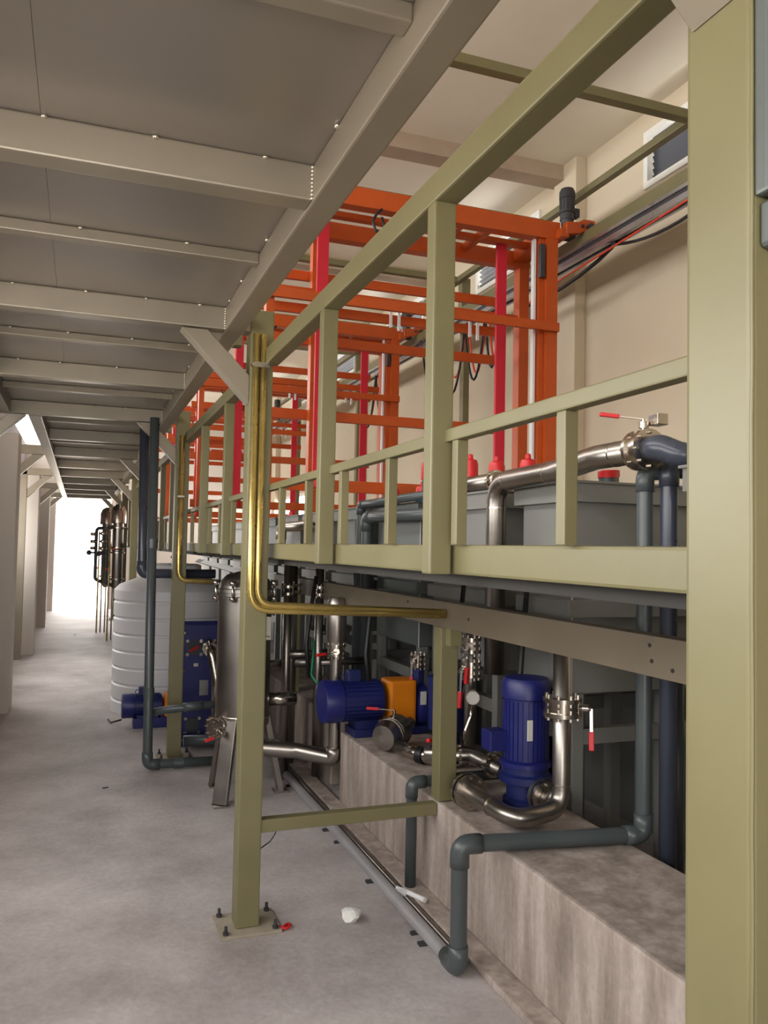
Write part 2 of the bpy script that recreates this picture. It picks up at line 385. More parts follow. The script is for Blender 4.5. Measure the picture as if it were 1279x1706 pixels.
# ================================================================== CONDUITS
cd = thing('brass_conduit', 'pair of yellow brass tubes running down the olive post then right', 'conduit', (.69, 3.43, 1.3))
MB().tube([(.672, 3.434, 2.50), (.672, 3.434, 1.330), (1.572, 3.434, 1.298)], .0145, bend=.09).build('tube', 'brass', cd)
MB().tube([(.704, 3.434, 2.50), (.704, 3.434, 1.352), (1.572, 3.43, 1.312)], .0145, bend=.07).build('tube', 'brass', cd)
MB().box(.652, .726, 3.416, 3.45, 2.36, 2.372).box(.66, .726, 3.412, 3.4155, 2.355, 2.377).build('clip', 'inox', cd)
cd = thing('brass_conduit', 'yellow brass tube on the second olive post beside the grey pipe', 'conduit', (.69, 6.31, 1.3))
MB().tube([(.69, 6.31, 2.42), (.69, 6.31, 1.33), (1.1, 6.31, 1.31)], .02, bend=.08).build('tube', 'brass', cd)
MB().box(.665, .715, 6.285, 6.33, 1.95, 1.965).build('clip', 'inox', cd)

# ================================================================== CRANE RUNWAY on the window wall
rw = thing('crane_runway', 'olive steel runway with rail along the cream window wall', 'crane runway', (3.65, 9, 0))
RX0, RX1 = 3.60, 3.70
bx('runway_beam', 'olive', rw, RX0, RX1, 1.5, 20.5, 4.00, 4.10, bev=.005)
bx('upper_beam', 'olive', rw, 3.62, 3.68, 1.5, 20.5, 4.415, 4.47, bev=.004)
bx('rail', 'alu', rw, RX0-.012, RX0, 1.5, 20.5, 3.975, 4.0)
bx('cable_track', 'dark', rw, RX0, RX1, 1.5, 20.5, 3.945, 3.998)
MB().box(RX0-.01, RX0+.03, 1.5, 20.5, 3.90, 3.942).box(RX0+.05, RX0+.07, 1.5, 20.5, 3.885, 3.94).build('cable_tray', 'alu', rw)
for y in (.7, 4.2, 7.75, 11.3, 14.85, 18.4):
    bx('column', 'olive', rw, 3.71, 3.78, y, y+.09, 0, 4.47, bev=.005)
    bx('bracket', 'olive', rw, 3.6805, 3.71, y, y+.09, 4.0, 4.47)
    bx('cross_beam', 'olive', rw, .75, 3.619, y, y+.07, 4.415, 4.475, bev=.004)
    bx('hanger_post', 'olive', rw, .66, .75, y, y+.07, 2.63, 4.475, bev=.004)

# ================================================================== ORANGE GANTRIES
def gantry(y0):
    g = thing('transfer_gantry', '', 'gantry', (2.4, y0, 1.95), 'orange transfer gantries over the tanks')
    yr = y0+.56; ZG0, ZG1 = 4.035, 4.175
    bx('top_beam', 'orange', g, 1.05, 3.44, y0-.05, y0+.05, ZG0, ZG1, bev=.006)
    bx('top_beam', 'orange', g, 1.05, 3.50, yr-.05, yr+.05, ZG0-.04, ZG1-.05, bev=.006)
    bx('capping_strip', 'olive', g, 1.05, 3.30, y0-.03, y0+.05, ZG1, ZG1+.012)
    bx('side_beam', 'orange', g, 3.335, 3.42, y0+.05, yr-.05, ZG0, ZG1-.02, bev=.004)
    bx('side_beam', 'orange', g, 1.13, 1.20, y0+.05, yr-.05, ZG0, ZG1-.02, bev=.004)
    for xx in (2.62, 2.86): bx('tie_bar', 'orange', g, xx, xx+.045, y0+.05, yr-.05, ZG0+.02, ZG1-.06)
    # guide posts (U channels) on the right and left
    for x0, x1 in ((3.32, 3.42),):
        MB().box(x0, x1, y0-.05, y0-.035, 1.95, ZG0).box(x0, x0+.015, y0-.035, y0+.05, 1.95, ZG0).box(x1-.02, x1, y0-.035, y0+.05, 1.95, ZG0).build('guide_post', 'orange', g)
        MB().box(x0+.08, x0+.17, yr-.05, yr-.035, 1.95, ZG0-.04).box(x0+.08, x0+.095, yr-.035, yr+.05, 1.95, ZG0-.04).build('guide_post', 'orange', g)
    bx('guide_strip', 'hdpe', g, 3.235, 3.255, y0+.0, y0+.04, 2.0, ZG0)
    bx('guide_web', 'orange', g, 3.27, 3.318, y0-.02, y0+.03, 1.95, ZG0)
    bx('slide_block', 'dark', g, 3.262, 3.30, y0-.06, y0-.021, 3.72, 3.98)
    bx('guide_post', 'orange', g, 1.13, 1.185, y0-.05, y0+.03, 1.95, ZG0)
    bx('guide_post', 'orange', g, 1.60, 1.65, yr-.04, yr+.04, 1.95, ZG0-.04)
    # ladder of cross rails of the lifting frame
    for z in (3.67, 3.41, 3.17): bx('cross_rail', 'orange', g, 1.13, 3.30, yr+.055, yr+.09, z, z+.075, bev=.003)
    for z in (3.30,): bx('cross_rail', 'orange', g, 1.13, 3.42, y0-.085, y0-.052, z, z+.07, bev=.003)
    bx('cross_rail', 'orange', g, 1.13, 3.36, yr-.10, yr-.06, 3.50, 3.565, bev=.003)
    bx('cross_rail', 'orange', g, 1.13, 3.30, yr+.055, yr+.09, 2.58, 2.66, bev=.003)
    bx('cross_rail', 'orange', g, 1.13, 3.30, yr-.09, yr-.055, 2.02, 2.11, bev=.003)
    for xx in (2.25, 2.95):
        MB().box(xx, xx+.02, yr-.02, yr+.0, 3.36, 3.50).box(xx+.07, xx+.09, yr-.02, yr+.0, 3.34, 3.50).build('hook', 'hdpe', g)
    # crimson lifting belts
    for xx in (3.06, 1.57):
        bl = MB().box(xx, xx+.085, y0+.27, y0+.30, 2.14, ZG0+.03).build('lifting_belt', 'crimson', g)
        bl['label'] = 'crimson lifting belt'
        MB().lathe([(.05, 0), (.055, .02), (.055, .1), (.03, .13)], (xx+.04, y0+.285, 2.03), seg=14).build('belt_end', 'redcap', bl)
    bx('belt_carrier', 'orange', g, 1.2, 3.335, y0+.25, y0+.32, ZG0+.03, ZG0+.07)
    MB().tube([(1.95, y0-.06, ZG0-.06), (1.97, y0-.07, ZG0-.14), (1.91, y0-.07, ZG0-.19), (1.88, y0-.06, ZG0-.1), (1.91, y0-.06, ZG0-.04), (1.95, y0-.06, ZG0-.0)], .01, bend=.04).build('hose_loop', 'black', g)
    # drive: vertical gear motor and end carriage with wheel on the runway rail
    mx = 3.505
    mo = MB().lathe([(.056, 0), (.056, .05), (.064, .055), (.064, .075), (.056, .08), (.056, .17), (.062, .175), (.062, .225), (.05, .25), (.02, .258)], (mx, y0-.04, ZG1+.03), seg=20).build('gear_motor', 'dark', g)
    MB().box(mx-.055, mx+.055, y0-.09, y0+.01, ZG0+.02, ZG1-.03, bev=.015).lathe([(.045, 0), (.05, .06)], (mx, y0-.04, ZG1-.03), seg=16).build('gearbox', 'dark', mo)
    MB().box(mx+.055, mx+.1, y0-.07, y0-.01, ZG1+.06, ZG1+.13, bev=.006).build('terminal_box', 'dark', mo)
    m = MB()
    for k in range(12):
        an = k*math.pi/6; m.box(mx+.056*math.cos(an)-.003, mx+.056*math.cos(an)+.003, y0-.04+.056*math.sin(an)-.003, y0-.04+.056*math.sin(an)+.003, ZG1+.11, ZG1+.20)
    m.build('cooling_fin', 'dark', mo)
    cg = MB().prism([(3.44, ZG0+.02), (3.56, ZG0+.04), (3.62, ZG0+.075), (3.70, ZG0+.085), (3.70, ZG1+.02), (3.6, ZG1+.02), (3.55, ZG1-.01), (3.44, ZG1-.02)], 'y', y0-.14, y0-.08, bev=.004).build('end_carriage', 'orange', g)
    bx('carriage_bar', 'orange', g, 3.40, 3.47, y0-.13, y0+.5, ZG0, ZG0+.07, bev=.004)
    MB().cyl((3.64, y0-.18, ZG1-.04), (3.64, y0-.14, ZG1-.04), .022, seg=14).cyl((3.58, y0-.16, ZG0+.1), (3.58, y0-.14, ZG0+.1), .012, seg=8).build('wheel', 'dark', cg)
    return g
G = gantry(5.52)
G['label'] = 'nearest orange gantry with dark gear motor and crimson belts'
for dy, lab in ((3.4, 'second orange gantry from the viewer, seen between the olive rail posts'), (6.8, 'third orange gantry from the viewer, beyond the brass conduits'), (10.2, 'farthest orange gantry, behind the second olive post')):
    g = copy_tree(G, None, (2.4, 5.52+dy, 1.95)); g['label'] = lab
# festoon cables under the runway
def cable(name, pts, r, m, label, cat='cable', group=None):
    return tag(MB().tube(pts, r, seg=8, bend=.5, n=8).build(name, m), label, cat, group)
def sag(y0, y1, x, z, d, n=10):
    return [(x, y0+(y1-y0)*k/n, z-d*(1-(2*k/n-1)**2)) for k in range(n+1)]
def cable2(name, pts, r, m, label): return tag(MB().tube(pts, r, seg=8, bend=0).build(name, m), label, 'cable', 'festoon cables under the runway')
cable2('festoon_cable', [(3.64, 5.03, 3.90), (3.64, 5.08, 3.875), (3.64, 5.25, 3.83), (3.64, 5.5, 3.79), (3.64, 5.75, 3.765), (3.64, 6.1, 3.755), (3.64, 6.5, 3.78)], .016, 'black', 'thick black cable hanging beside the nearest gantry motor')
cable2('festoon_cable', sag(3.9, 5.05, 3.66, 3.89, .085), .012, 'black', 'black cable loop hanging near the right olive post')
cable2('festoon_cable', [(3.60, 2.5, 3.90), (3.60, 4.2, 3.885), (3.60, 5.9, 3.81), (3.60, 6.6, 3.7)], .007, 'cablered', 'taut red cable under the runway near the motor')
for i, (a, c) in enumerate(((6.75, 7.05), (7.05, 7.5), (7.5, 8.05), (8.05, 8.6), (9.7, 10.2), (10.2, 10.8))):
    w_ = ['tightest', 'second', 'third', 'fourth', 'fifth', 'sixth'][i]
    cable2('festoon_cable', sag(a, c, 3.60, 3.885, .55+.05*(i % 3)), .012, 'black', 'black festoon loop under the runway, %s from the nearest gantry' % w_)
    cable2('festoon_cable', sag(a+.03, c-.03, 3.63, 3.885, .48+.05*(i % 2)), .01, 'cablered', 'orange red festoon loop under the runway, %s from the nearest gantry' % w_)

# ================================================================== TANKS
def tank(y0, y1, label, m='tank', x0=2.08, x1=3.15, zt=1.915, zb=.95):
    t = thing('process_tank', label, 'tank', ((x0+x1)/2, (y0+y1)/2, 0), 'row of box tanks behind the railing')
    r = .035
    MB().box(x0+r, x1-r, y0+r, y1-r, zb, zt-.002, bev=.008).build('tank_body', m, t)
    MB().box(x0, x0+.05, y0, y1, zt-.085, zt).box(x1-.05, x1, y0, y1, zt-.085, zt).box(x0+.05, x1-.05, y0, y0+.05, zt-.085, zt).box(x0+.05, x1-.05, y1-.05, y1, zt-.085, zt).build('rim', m, t)
    MB().box(x0-.012, x1+.012, y0-.012, y1+.012, zt, zt+.012, bev=.003).build('lid', m, t)
    mid = 1.30
    for z in (mid,):
        bx('reinforcing_band', m, t, x0-.005, x1+.005, y0-.005, y0+r, z, z+.08, bev=.004)
        bx('reinforcing_band', m, t, x0-.005, x0+r, y0+r, y1-r, z, z+.08, bev=.004)
    bx('edge_weld', 'hdpe', t, x0+r-.003, x0+r+.001, y0+r-.003, y0+r+.001, zb, zt-.085)
    for lx in (x0+.04, (x0+x1)/2, x1-.1):
        for ly in (y0+.03, y1-.09): bx('leg', 'tank', t, lx, lx+.06, ly, ly+.06, 0, zb, bev=.004)
    bx('darkening_panel', m, t, x1-.035, x1-.02, y0-.02, y1+.18, 0, zb-.002)  # added behind the legs to darken the space under the tank
    bx('leg_rail', 'tank', t, x0+.045, x0+.095, y0+.09, y1-.09, .72, .79)
    bx('leg_rail', 'tank', t, x0+.1, x1-.1, y0+.035, y0+.085, .72, .79)
    return t
tank(-1.2, 2.46, 'grey box tank nearest the viewer, mostly behind the right olive post')
tank(3.2, 3.72, 'grey box tank under the bent stainless pipe with red valve handle')
tank(3.92, 4.85, 'grey box tank behind the stainless downpipe, between railing posts')
tank(5.0, 5.9, 'dark green grey box tank with pipes along its top', 'tankg', zt=1.90)
far = ['fifth', 'sixth', 'seventh', 'eighth', 'ninth', 'tenth', 'eleventh', 'twelfth', 'farthest']
for k in range(9):
    tank(6.1+k*1.05, 6.98+k*1.05, '%s box tank%s in the row behind the railing' % (far[k], '' if k == 8 else ' from the viewer'), 'tank' if k % 3 else 'tankg')
# ---------------------------------------------------------------- valves and pipes
def flange(m, c, ax, r, t=.018, n=8):
    c = Vector(c); d = Vector(ax).normalized()
    m.lathe([(r, -t/2), (r, t/2)], c, d, 20)
    u = Vector((1, 0, 0)) if abs(d.x) < .9 else Vector((0, 1, 0)); x = d.cross(u).normalized(); y = d.cross(x)
    for k in range(n):
        p = c+(x*math.cos(2*math.pi*k/n)+y*math.sin(2*math.pi*k/n))*(r*.82)
        m.lathe([(.007, -t*1.3), (.007, t*1.3)], p, d, 6)
    return m
def lever_valve(parent, c, ax, r, stem, hdir, hl=.13):
    """butterfly valve: body between two flanges, stem and lever with red grip"""
    c = Vector(c); d = Vector(ax).normalized(); s = Vector(stem).normalized(); h = Vector(hdir).normalized()
    m = MB(); flange(m, c-d*.03, d, r*1.55); flange(m, c+d*.03, d, r*1.55); m.lathe([(r*1.35, -.022), (r*1.35, .022)], c, d, 20)
    v = m.build('valve', 'inox', parent)
    e = c+s*(r*1.35+.05)
    MB().cyl(c+s*r*1.3, e, .011, seg=10).lathe([(.02, 0), (.02, .025)], c+s*(r*1.35+.015), s, 12).build('stem', 'inox', v)
    MB().obox(e, e+h*hl, .012, .005).build('lever', 'inox', v)
    MB().obox(e+h*hl*.62, e+h*(hl+.02), .022, .016, bev=.004).build('grip', 'redcap', v)
    return v
p = thing('stainless_pipe', 'thick bent stainless pipe over the grey tank with red lever valve', 'pipe', (2.0, 3.3, 1.0))
MB().tube([(2.03, 3.82, .96), (2.03, 3.82, 1.955), (2.03, 3.25, 1.965), (2.06, 2.98, 2.005), (2.06, 2.70, 2.005)], .052, seg=20, bend=.13).build('pipe', 'inoxd', p)
for q, ax in (((2.03, 3.82, 1.82), (0, 0, 1)), ((2.03, 3.69, 1.957), (0, 1, 0)), ((2.03, 3.30, 1.965), (0, 1, 0)), ((2.06, 2.83, 2.005), (0, 1, 0))): MB().lathe([(.0535, -.004), (.0535, .004)], q, ax, 20).build('weld_seam', 'inox', p)
lever_valve(p, (2.06, 2.66, 2.005), (0, 1, 0), .052, (0, 0, 1), (-.75, .45, .12), .15)
MB().box(2.08, 2.13, 2.60, 2.66, 2.10, 2.145, bev=.004).build('nameplate', 'inox', p)
MB().tube([(2.06, 2.625, 2.005), (2.06, 2.56, 2.005), (2.10, 2.5, 1.97), (2.25, 2.45, 1.96)], .05, seg=16, bend=.06).build('hose_stub', 'pvcb', p)
p = thing('stainless_pipe', 'short horizontal stainless pipe left of the stainless downpipe', 'pipe', (2.1, 4.2, 1.93))
MB().tube([(2.12, 3.96, 1.98), (2.12, 4.75, 1.98)], .045, seg=18).build('pipe', 'inoxd', p)
m = MB(); flange(m, (2.12, 4.0, 1.98), (0, 1, 0), .062); m.build('flange', 'inox', p)
MB().box(2.09, 2.15, 4.3, 4.36, 1.927, 1.94).build('saddle', 'dark', p)
for i, (x, y, z, lab) in enumerate(((2.32, 4.72, 1.927, 'red capped stub left of the crimson belt on the grey tank'), (2.35, 4.42, 1.927, 'red capped stub under the crimson belt of the nearest gantry'), (2.45, 4.22, 1.927, 'short red capped stub beside the nearest gantry post'), (2.2, 5.12, 1.912, 'tall red capped stub on the dark green tank'), (2.3, 5.45, 1.912, 'small red capped stub on the dark green tank'), (2.22, 5.85, 1.912, 'red capped stub at the left end of the dark green tank'), (2.4, 3.35, 1.927, 'red banded stub below the bent stainless pipe'), (2.3, 3.23, 1.927, 'tiny red stub below the lever valve on the bent pipe'))):
    s = thing('capped_stub', lab, 'pipe cap', (x, y, z), 'red capped stubs on the tank lids')
    hh = [.13, .09, .09, .16, .02, .03, .04, .02][i]
    MB().cyl((x, y, z), (x, y, z+hh), .042, seg=16).build('stub', 'pvc', s)
    MB().lathe([(.050, 0), (.050, .09), (.042, .115), (.018, .125), (.016, .15), (.004, .155)] if i < 6 else [(.046, 0), (.046, .03)], (x, y, z+hh), seg=16).build('cap', 'redcap', s)
def pvc(label, pts, r, m='pvc', bend=None, sockets=(), cat='pipe'):
    t = thing('plastic_pipe', label, cat, pts[0])
    MB().tube(pts, r, seg=16, bend=bend).build('pipe', m, t)
    P = [Vector(q) for q in pts]
    for i in range(1, len(P)-1):
        d1 = (P[i-1]-P[i]).normalized(); d2 = (P[i+1]-P[i]).normalized(); k = r*2.6
        MB().tube([P[i]+d1*k, P[i], P[i]+d2*k], r*1.16, seg=16, bend=r*1.6).build('elbow', m, t)
    for q, d in sockets: MB().lathe([(r*1.15, -r), (r*1.15, r)], q, d, 16).build('socket', m, t)
    return t
pvc('grey plastic pipe rising from the floor, across the plinth and up the tank', [(1.375, 2.95, .035), (1.375, 2.84, .035), (1.375, 2.84, .49), (2.13, 2.74, .485), (2.13, 2.74, 1.93), (2.6, 2.6, 1.95)], .032, 'pvc', .05)
fp = thing('plastic_pipe', 'long dusty grey pipe lying on the floor along the plinth foot', 'pipe', (1.375, 5, 0))
MB().tube([(1.375, 7.8, .028), (1.375, 2.952, .033)], .028, seg=14).build('pipe', 'dusty', fp)
for y in (3.2, 4.3, 5.4, 6.6): bx('saddle', 'dark', fp, 1.335, 1.415, y, y+.02, 0, .012)
pvc('blue grey plastic riser beside the nearest tank gap', [(2.20, 2.68, .02), (2.20, 2.68, 1.955), (2.7, 2.62, 1.96)], .034, 'pvcb', .06)
pvc('dark grey plastic pipe standing behind the cross brace at the plinth', [(1.49, 3.60, .02), (1.49, 3.60, .505), (1.95, 3.62, .505)], .026, 'pvc', .05)
pvc('small upright grey plastic pipe behind the gap frame', [(2.28, 2.72, .02), (2.28, 2.72, 1.2)], .025, 'pvc')
pvc('dark plastic riser left of the dark green tank', [(2.01, 5.98, .6), (2.01, 5.98, 1.93), (2.03, 4.6, 1.94)], .03, 'pvc', .05)
pvc('thick dark plastic riser bending right at the dark green tank', [(2.00, 5.80, .6), (2.00, 5.80, 1.83), (2.02, 4.6, 1.815)], .042, 'pvc', .08)
pvc('short dark riser behind the dark green tank pipes', [(2.02, 6.05, .6), (2.02, 6.05, 1.82)], .036, 'pvc')
pvc('steel coloured bent pipe behind the far baluster', [(2.0, 8.6, 1.5), (2.0, 8.6, 1.80), (2.0, 7.5, 1.80)], .05, 'inoxd', .12)
MBx = MB().box(2.09, 2.16, 5.05, 5.1, 1.917, 1.96, bev=.004); tag(MBx.build('connector_box', 'lblue'), 'light blue plastic connector on the dark green tank', 'connector')
# floor pipe brackets are parts of a separate drain rail
dr = thing('drain_pipe', 'thin steel drain pipe lying along the plinth foot', 'pipe', (1.43, 5, 0))
MB().tube([(1.435, 2.9, .02), (1.435, 8.0, .02)], .016, seg=10).build('pipe', 'inoxd', dr)
for y in (3.1, 3.75, 4.5, 5.4): bx('bracket', 'dark', dr, 1.33, 1.455, y, y+.03, 0, .010)

# ---------------------------------------------------------------- grey pipes at the second post
pvc('tall grey plastic pipe left of the second post, elbow on the floor', [(.465, 6.05, 2.5), (.487, 6.05, .045), (.98, 6.03, .045)], .033, 'pvc', .05, sockets=(((.483, 6.05, .55), (0, 0, 1)), ((.475, 6.05, 1.6), (0, 0, 1)), ((.7, 6.04, .045), (1, 0, 0))))
pvc('grey plastic crosspipe from the tall pipe to the filter', [(.487, 6.09, .40), (.80, 6.09, .43), (1.05, 6.09, .44)], .028, 'pvc', .05)
pvc('dark plastic pipe dropping beside the tall grey pipe then turning right', [(.43, 6.55, 2.5), (.445, 6.55, 1.37), (1.0, 6.55, 1.37)], .036, 'pvcb', .06)
pvc('short thick grey pipe on the floor under the heat exchanger', [(.78, 6.45, .1), (1.3, 6.45, .1)], .042, 'pvc')
# ---------------------------------------------------------------- bag filter
fx, fy = 1.01, 5.32
f = thing('bag_filter', 'stainless bag filter vessel on splayed legs behind the olive post', 'filter vessel', (fx, fy, 0))
MB().lathe([(.05, .33), (.13, .40), (.172, .46), (.172, 1.27), (.185, 1.275), (.185, 1.295)], (fx, fy, 0), seg=36).build('vessel', 'inoxd', f)
MB().lathe([(.174, .50), (.176, .505), (.176, .515), (.174, .52)], (fx, fy, 0), seg=36).build('weld_seam', 'inox', f)
MB().lathe([(.19, 1.297), (.19, 1.32), (.172, 1.325), (.16, 1.37), (.12, 1.41), (.05, 1.43), (.01, 1.433)], (fx, fy, 0), seg=36).build('lid', 'inoxd', f)
for k in range(8):
    an = 2*math.pi*k/8+.2; cx, cy = fx+.2*math.cos(an), fy+.2*math.sin(an)
    MB().cyl((cx, cy, 1.24), (cx, cy, 1.36), .008, seg=8).lathe([(.022, 0), (.022, .03)], (cx, cy, 1.345), seg=8).cyl((cx, cy, 1.25), (cx, cy, 1.275), .02, seg=8).build('swing_bolt', 'inox', f)
for an in (math.radians(232), math.radians(118), math.radians(0)):
    d = Vector((math.cos(an), math.sin(an), 0))
    a = Vector((fx, fy, .52))+d*.15; c = Vector((fx, fy, .012))+d*.26
    MB().obox(c, a, .095, .035, up=d, bev=.003).box(c.x-.045, c.x+.045, c.y-.045, c.y+.045, 0, .012).build('leg', 'inoxd', f)
lever_valve(f, (.835, 5.24, .46), (.9, .3, 0), .045, (.25, -.9, -.25), (-.9, -.1, -.25), .1)
MB().tube([(.80, 5.22, .46), (.90, 5.26, .46), (.97, 5.29, .46)], .045, seg=16, bend=.03).build('inlet', 'inox', f)
MB().tube([(1.18, 5.32, .60), (1.36, 5.32, .60)], .045).build('outlet', 'inox', f)
# small control board fixed on the back of the post
cb = thing('sign_plate', 'small white plate with three dark dots right of the olive post', 'plate', (.775, 3.58, 1.2))
bx('plate', 'label', cb, .7505, .79, 3.548, 3.552, 1.19, 1.29)
MB().box(.758, .764, 3.5465, 3.548, 1.205, 1.211).box(.768, .774, 3.5465, 3.548, 1.203, 1.209).box(.778, .784, 3.5465, 3.548, 1.201, 1.207).build('mark', 'black', cb)
tag(MB().prism([(.80, 1.47), (1.16, 1.37), (1.17, 1.41), (.83, 1.492)], 'y', 5.95, 6.25).build('cover_sheet', 'white'), 'bright white sheet lying above the bag filter', 'sheet')
# ---------------------------------------------------------------- plate heat exchanger
h = thing('heat_exchanger', 'blue plate heat exchanger with bolted ports behind the second post', 'heat exchanger', (.98, 6.8, 0))
bx('front_plate', 'blue', h, .78, 1.18, 6.68, 6.72, .0, .96, bev=.006)
for k in range(14): bx('heat_plate', 'inoxd', h, .81, 1.15, 6.725+k*.018, 6.735+k*.018, .06, .9)
bx('back_plate', 'blue', h, .78, 1.18, 6.985, 7.02, .0, .96, bev=.006)
for px, pz in ((.87, .78), (1.08, .78), (.87, .17), (1.08, .17)):
    q = MB().lathe([(.058, -.012), (.058, .0)], (px, 6.68, pz), (0, 1, 0), 20).build('port', 'dark', h)
    m = MB()
    for k in range(4):
        an = math.pi/4+k*math.pi/2; m.lathe([(.014, -.02), (.014, 0)], (px+.075*math.cos(an), 6.68, pz+.075*math.sin(an)), (0, 1, 0), 8)
    m.build('bolt', 'inox', q)
bx('nameplate', 'alu', h, .92, .99, 6.677, 6.68, .40, .52)
bx('sticker', 'label', h, .87, .905, 6.677, 6.68, .63, .655); bx('sticker', 'label', h, 1.0, 1.035, 6.677, 6.68, .63, .655)
for z in (.06, .32, .6, .9):
    for x in (.79, 1.17): MB().cyl((x, 6.64, z), (x, 7.06, z), .009, seg=8).build('tie_rod', 'inox', h)
vv = thing('elbow_valve', 'stainless elbow with red lever at the top of the heat exchanger', 'valve', (1.02, 6.5, .8))
MB().tube([(.98, 6.665, .78), (.98, 6.5, .78), (1.02, 6.46, .55), (1.02, 6.46, .2)], .04, bend=.07).build('pipe', 'inox', vv)
lever_valve(vv, (.98, 6.57, .78), (0, 1, 0), .038, (-.2, -.6, .75), (-.85, -.3, -.45), .16)
# ---------------------------------------------------------------- white ribbed tank
t = thing('plastic_tank', 'large white ribbed plastic storage tank with domed top', 'tank', (.88, 8.4, 0))
R = .565; pr = [(R, 0)]
for k in range(7):
    z = .10+k*.155; pr += [(R, z), (R-.012, z+.012), (R-.012, z+.022), (R, z+.034)]
pr += [(R, 1.15), (R-.05, 1.20), (.33, 1.275), (.24, 1.30), (.24, 1.36), (.2, 1.365)]
MB().lathe(pr, (.88, 8.4, 0), seg=64).build('tank_shell', 'hdpe', t)
MB().lathe([(.25, 0), (.26, .01), (.26, .045), (.23, .06), (.02, .065)], (.88, 8.4, 1.345), seg=32).build('lid', 'hdpe', t)
MB().cyl((.88, 8.4, 1.41), (.88, 8.4, 1.46), .03).box(.84, .92, 8.38, 8.42, 1.46, 1.48).build('vent', 'dark', t)
# ---------------------------------------------------------------- pumps
def motor_h(parent, p0, d, L, r, m='blue'):
    """horizontal finned motor from p0 along d"""
    p0 = Vector(p0); d = Vector(d).normalized()
    b = MB().lathe([(r*.96, 0), (r, .01), (r, L*.28), (r*.93, L*.29), (r*.93, L*.92), (r*.7, L*.95), (r*.35, L)], p0, d, 28).build('motor', m, parent)
    u = Vector((0, 0, 1)); x = d.cross(u).normalized(); f = MB()
    for k in range(28):
        an = 2*math.pi*k/28; q = x*math.cos(an)+u*math.sin(an)
        f.obox(p0+d*L*.31+q*r*.96, p0+d*L*.88+q*r*.96, .004, r*.12, up=q.cross(d))
    f.build('cooling_fin', 'blued', b)
    tb = p0+d*L*.5+u*r*1.05
    MB().box(tb.x-.04, tb.x+.04, tb.y-.035, tb.y+.035, tb.z-.02, tb.z+.05, bev=.005).build('terminal_box', 'blued', b)
    e = p0+d*L*.36+u*r
    m2 = MB()
    for k in range(8):
        a0, a1 = k*math.pi/8, (k+1)*math.pi/8
        m2.obox(e+d*.02*math.cos(a0)+u*.035*math.sin(a0), e+d*.02*math.cos(a1)+u*.035*math.sin(a1), .006, .006, up=x)
    m2.build('lifting_eye', m, b)
    return b
p = thing('horizontal_pump', 'blue horizontal pump on the floor beside the white tank', 'pump', (.6, 7.52, 0))
motor_h(p, (.375, 7.52, .185), (1, 0, 0), .36, .105)
bx('base_frame', 'blue', p, .47, 1.0, 7.44, 7.60, .0, .085, bev=.006)
bx('foot', 'blue', p, .50, .68, 7.45, 7.59, .085, .11)
bx('coupling_guard', 'amber', p, .73, .80, 7.45, 7.59, .085, .29, bev=.02)
MB().lathe([(.05, 0), (.12, .02), (.13, .05), (.13, .10), (.08, .12)], (.82, 7.52, .19), (1, 0, 0), 24).cyl((.88, 7.52, .3), (.88, 7.52, .42), .045).build('pump_casing', 'blued', p)
MB().tube([(.376, 7.56, .06), (.30, 7.7, .012), (.28, 7.85, .012)], .008, seg=6, bend=.05).build('power_lead', 'black', p)
# vertical inline pump near the front
px, py = 1.93, 3.32
p = thing('inline_pump', 'tall blue vertical inline pump on the plinth', 'pump', (px, py, .45))
MB().lathe([(.10, 0), (.10, .03), (.085, .04), (.085, .10), (.12, .11), (.12, .14), (.105, .15), (.105, .18)], (px, py, .45), seg=28).build('volute', 'blued', p)
mo = MB().lathe([(.118, 0), (.118, .02), (.10, .03), (.10, .30), (.112, .305), (.112, .37), (.1, .392), (.03, .40)], (px, py, .63), seg=28).build('motor', 'blue', p)
f = MB()
for k in range(30):
    an = 2*math.pi*k/30; q = Vector((math.cos(an), math.sin(an), 0))
    f.obox(Vector((px, py, .665))+q*.104, Vector((px, py, .925))+q*.104, .004, .018, up=q.cross(Vector((0, 0, 1))))
f.build('cooling_fin', 'blue', mo)
bx('terminal_box', 'blue', mo, px-.19, px-.10, py-.02, py+.07, .70, .79, bev=.006)
pq = Vector((px, py, 0))+Vector((-.35, -.94, 0)).normalized()*.116
bx('nameplate', 'label', mo, pq.x-.012, pq.x+.012, pq.y-.004, pq.y+.004, .76, .85)
m = MB(); flange(m, (px+.02, py-.11, .52), (0.2, -1, 0), .075); m.build('flange', 'dark', p)
s = thing('stainless_pipe', 'stainless suction pipe looping round the foot of the blue inline pump', 'pipe', (1.8, 3.0, .45))
MB().tube([(1.93, 3.02, 1.30), (1.93, 3.02, .515), (1.67, 2.95, .515), (1.645, 3.36, .53), (1.645, 3.43, .53)], .038, seg=18, bend=.09).build('pipe', 'inoxd', s)
MB().tube([(1.93, 3.02, .57), (1.945, 3.12, .52), (1.95, 3.2, .52)], .038, seg=16, bend=.04).build('branch', 'inoxd', s)
m = MB(); flange(m, (1.647, 3.30, .53), (0, 1, 0), .078); flange(m, (1.647, 3.335, .53), (0, 1, 0), .078); m.build('flange', 'inox', s)
m = MB(); flange(m, (1.949, 3.17, .52), (0, 1, 0), .07); m.build('flange', 'inox', s)
lever_valve(s, (1.93, 3.02, .945), (0, 0, 1), .052, (.75, -.65, 0), (-.05, -.1, -1), .15)
for q, ax in (((1.93, 3.02, .62), (0, 0, 1)), ((1.655, 3.12, .522), (0, 1, 0)), ((1.655, 3.24, .526), (0, 1, 0))): MB().lathe([(.0395, -.003), (.0395, .003)], q, ax, 18).build('weld_seam', 'inox', s)
